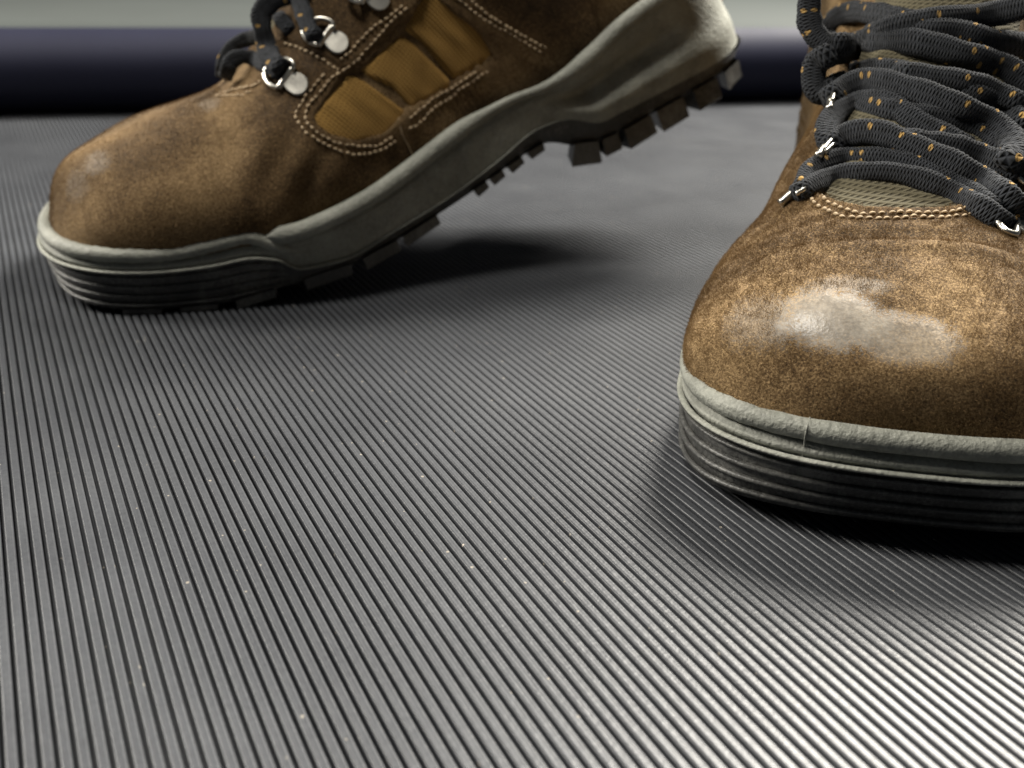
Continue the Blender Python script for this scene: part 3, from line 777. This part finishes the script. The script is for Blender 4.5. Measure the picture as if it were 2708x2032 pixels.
rb.lugs = [(84, 99, 2.3), (104, 117, 3.0), (119, 132, 3.0), (146, 150.5, 1.6, 20), (152, 156.5, 1.6, 20), (158.5, 163, 1.6, 20), (165, 170, 1.6, 20), (186, 195, 5.0), (197.5, 204.5, 5.0), (207, 216, 5.0), (219, 228, 5.0), (234, 244, 5.0), (248, 256, 5.0, 10)]
THR = [(1755, 405), (1775, 425), (1810, 442), (1870, 455), (1960, 456), (2040, 452), (2100, 440), (2140, 425), (2170, 330), (2212, 200), (2300, -200), (1900, -200), (1820, 0), (1830, 150), (1790, 300)]
rb.throat = lambda P: np.zeros(len(P), bool)
def dispR(b, P, px, fac):
    mm = 10.0/K
    a, y, z = P[:, 0], P[:, 1], P[:, 2]
    D = np.full(len(P), 1.2)
    inn = sstep(-.2, .6, poly_sd(px, THR)/mm)*fac*(a > 50)
    D = D*(1-inn) - 3.2*inn
    D += .30*np.sin(a*.13+z*.19+y*.10)
    D += .75*np.sin(a*.62+.35*np.sin(y*.09))*np.exp(-((a-46)/9)**2)*np.exp(-(y/30)**2)      # flex wrinkles behind the toe cap
    return D
rb.worn_c, _ = None, None
rb.body(M_SL, dispR)
hc = [rb.hit(1790, 690)[0], rb.hit(1950, 730)[0], rb.hit(1640, 690)[0], rb.hit(1830, 615)[0]]
M_SR = suede('brown_suede_polished_toe', DK, tuple(x*1.12 for x in MD), tuple(x*1.15 for x in LT),
             worn=[(tuple(hc[0]), (14, 15, 7.5), .8, (.30, .27, .225)), (tuple(hc[1]), (12, 13, 5.5), .62, (.29, .26, .215)),
                   (tuple(hc[2]), (12, 12, 8), .42, (.26, .23, .19)), (tuple(hc[3]), (5, 12, 2.6), .45, (.32, .26, .19))], bias=.03)
rb.upper.data.materials.clear(); rb.upper.data.materials.append(M_SR)
tongue(rb, stn(rb, 56), stn(rb, 160), 52, -2.2)
rb.sole()
J = Join()
for ln in ([(385, 1425), (410, 1475), (450, 1510), (500, 1535), (550, 1560), (610, 1585), (700, 1600), (860, 1605), (1060, 1600), (1250, 1595), (1400, 1590), (1560, 1575), (1640, 1545)],
           [(475, 1400), (490, 1445), (510, 1475), (560, 1500), (610, 1525), (690, 1555), (760, 1570), (920, 1565), (1090, 1560), (1280, 1560), (1420, 1555), (1540, 1530)]):
    rb.stitches(J, [z4(*p) for p in ln], pitch=2.1, r=.42)
J.build('stitching', M_THR, rb.root, kind='stuff')
# mould seam across the toe bead
sm = []
for dz, out in ((26.6, -2.2), (25.6, .6), (23.6, 1.2), (21.4, .3), (20.2, .1), (18.6, .5)):
    Pl, par, Nl = rb.loop('bead', out=out, dz=dz-26.2)
    pxs = project(rb.world(Pl)); ok = (par < 42) & (Pl[:, 1] > 0)
    j = np.where(ok)[0][np.argmin(np.abs(pxs[ok][:, 0]-1743))]; sm.append(Pl[j])
V, F, _ = tube(smooth_path(sm, .5), .2, .2, up=(1, 0, 0), n=6); mk('mould_seam', V, F, M_MID, rb.root)
J = Join()
rb.stitches(J, [z4(*p) for p in [(840, 1505), (1000, 1495), (1150, 1490), (1300, 1490), (1460, 1480)]], pitch=1.3, r=.5, seg=1.1)
J.build('tongue_seam', plain('ochre_thread', (.42, .25, .07), .75, .3, 300, 2500, .3), rb.root, kind='stuff')
# rings on the visible flank, then on the far side
d_ring(rb, 'lace_ring', [z4(175, 1490), z4(285, 1390)], [z4(280, 1400), z4(330, 1355), z4(372, 1325), z4(385, 1345), z4(350, 1385), z4(290, 1420)], None, 4.5)
d_ring(rb, 'lace_ring', [z4(450, 1145), z4(500, 1080)], [z4(490, 1100), z4(530, 1050), z4(570, 1010), z4(585, 1030), z4(545, 1075), z4(500, 1115)], None, 6.5)
d_ring(rb, 'lace_ring', [z4(535, 800), z4(550, 720)], [z4(550, 740), z4(545, 640), z4(555, 560), z4(580, 575), z4(570, 660), z4(555, 740)], None, 9.5)
d_ring(rb, 'lace_ring', [z4(445, 330), z4(430, 270)], [z4(440, 290), z4(415, 220), z4(405, 165), z4(425, 160), z4(440, 220), z4(450, 290)], None, 11.)
d_ring(rb, 'lace_ring', [z4(1885, 1520), z4(1900, 1640)], [z4(1720, 1515), z4(1735, 1570), z4(1770, 1630), z4(1830, 1690), z4(1900, 1710), z4(1905, 1640)], (z4(1985, 1640), 22, .2), 2.5)
d_ring(rb, 'lace_ring', [z4(1950, 1330), z4(2010, 1250)], [z4(1830, 1130), z4(1850, 1190), z4(1895, 1260), z4(1950, 1330), z4(2000, 1290)], None, 3.5)
# lace strands, lowest first
for pts, tw, w, th in (
    ([(360, 1385), (420, 1350), (560, 1300), (800, 1262), (1050, 1275), (1280, 1340), (1480, 1430), (1640, 1510), (1760, 1600)], 4.0, 2.5, 1.35),
    ([(345, 1345), (390, 1260), (480, 1200), (640, 1155), (850, 1150), (1000, 1175), (1150, 1215), (1320, 1290), (1500, 1370), (1700, 1500)], 3.6, 2.4, 1.3),
    ([(575, 1040), (640, 1000), (780, 965), (950, 985), (1120, 1060), (1300, 1140), (1480, 1220), (1660, 1320), (1800, 1420), (1880, 1500)], 7.0, 2.9, 1.5),
    ([(545, 1070), (520, 1000), (530, 900), (600, 820), (720, 760), (860, 740), (1000, 770), (1120, 850), (1300, 960), (1450, 1040)], 4.5, 2.8, 1.4),
    ([(1180, 1040), (1330, 1055), (1480, 1090), (1640, 1140), (1780, 1190), (1900, 1240)], 5.0, 2.9, 1.4),
    ([(575, 690), (660, 640), (800, 590), (950, 600), (1120, 650), (1320, 720), (1520, 800), (1700, 880), (1840, 990), (1895, 1100), (1860, 1160)], 8.0, 3.0, 1.5),
    ([(700, 700), (800, 760), (950, 800), (1150, 830), (1400, 870), (1650, 980), (1800, 1080)], 4.0, 2.6, 1.3),
    ([(760, 520), (900, 505), (1060, 530), (1230, 580), (1420, 620), (1620, 700), (1800, 790), (1960, 900), (2100, 1010)], 5.5, 2.6, 1.3),
    ([(560, 650), (480, 680), (430, 640), (420, 540), (440, 460), (540, 400), (700, 340), (850, 270), (1020, 205), (1220, 170), (1450, 140), (1700, 110), (1960, 50), (2150, 0)], 9.0, 3.2, 1.6),
    ([(540, 300), (520, 220), (560, 150), (680, 90), (850, 100), (1000, 130), (1150, 150)], 6.5, 2.8, 1.4),
    ([(900, 250), (1050, 215), (1250, 240), (1450, 240), (1650, 290), (1850, 330), (2050, 340), (2200, 320)], 7.0, 3.2, 1.6),
    ([(880, 300), (1150, 310), (1400, 370), (1600, 420), (1800, 500), (1980, 600), (2150, 720)], 6.5, 3.2, 1.6),
    ([(1100, 545), (1350, 570), (1550, 610), (1750, 680), (1930, 760), (2100, 840)], 7.5, 2.8, 1.5),
    ([(395, -40), (385, 60), (390, 160), (430, 250), (520, 330), (600, 330)], 9.0, 2.9, 1.4),
    ):
    lace(rb, [z4(*p) for p in pts], tw, w, th)
px = rb.px; vis = rb.facing & (poly_sd(px, THR) < -3)
wm = np.zeros(len(rb.Q))
for cen, rad in ((hc[0], (12, 13, 7)), (hc[1], (12, 12, 6))):
    wm = np.maximum(wm, 1-np.linalg.norm((rb.Q-cen)/np.array(rad), axis=1))
vis &= (wm < rng.uniform(-.35, .2, len(wm))) & (px[:, 1] > 200) & (px[:, 0] < 2320)
fuzz(rb, vis, 300000, (.35, 1.0), .024, 9, M_NAP)
print('boots built')
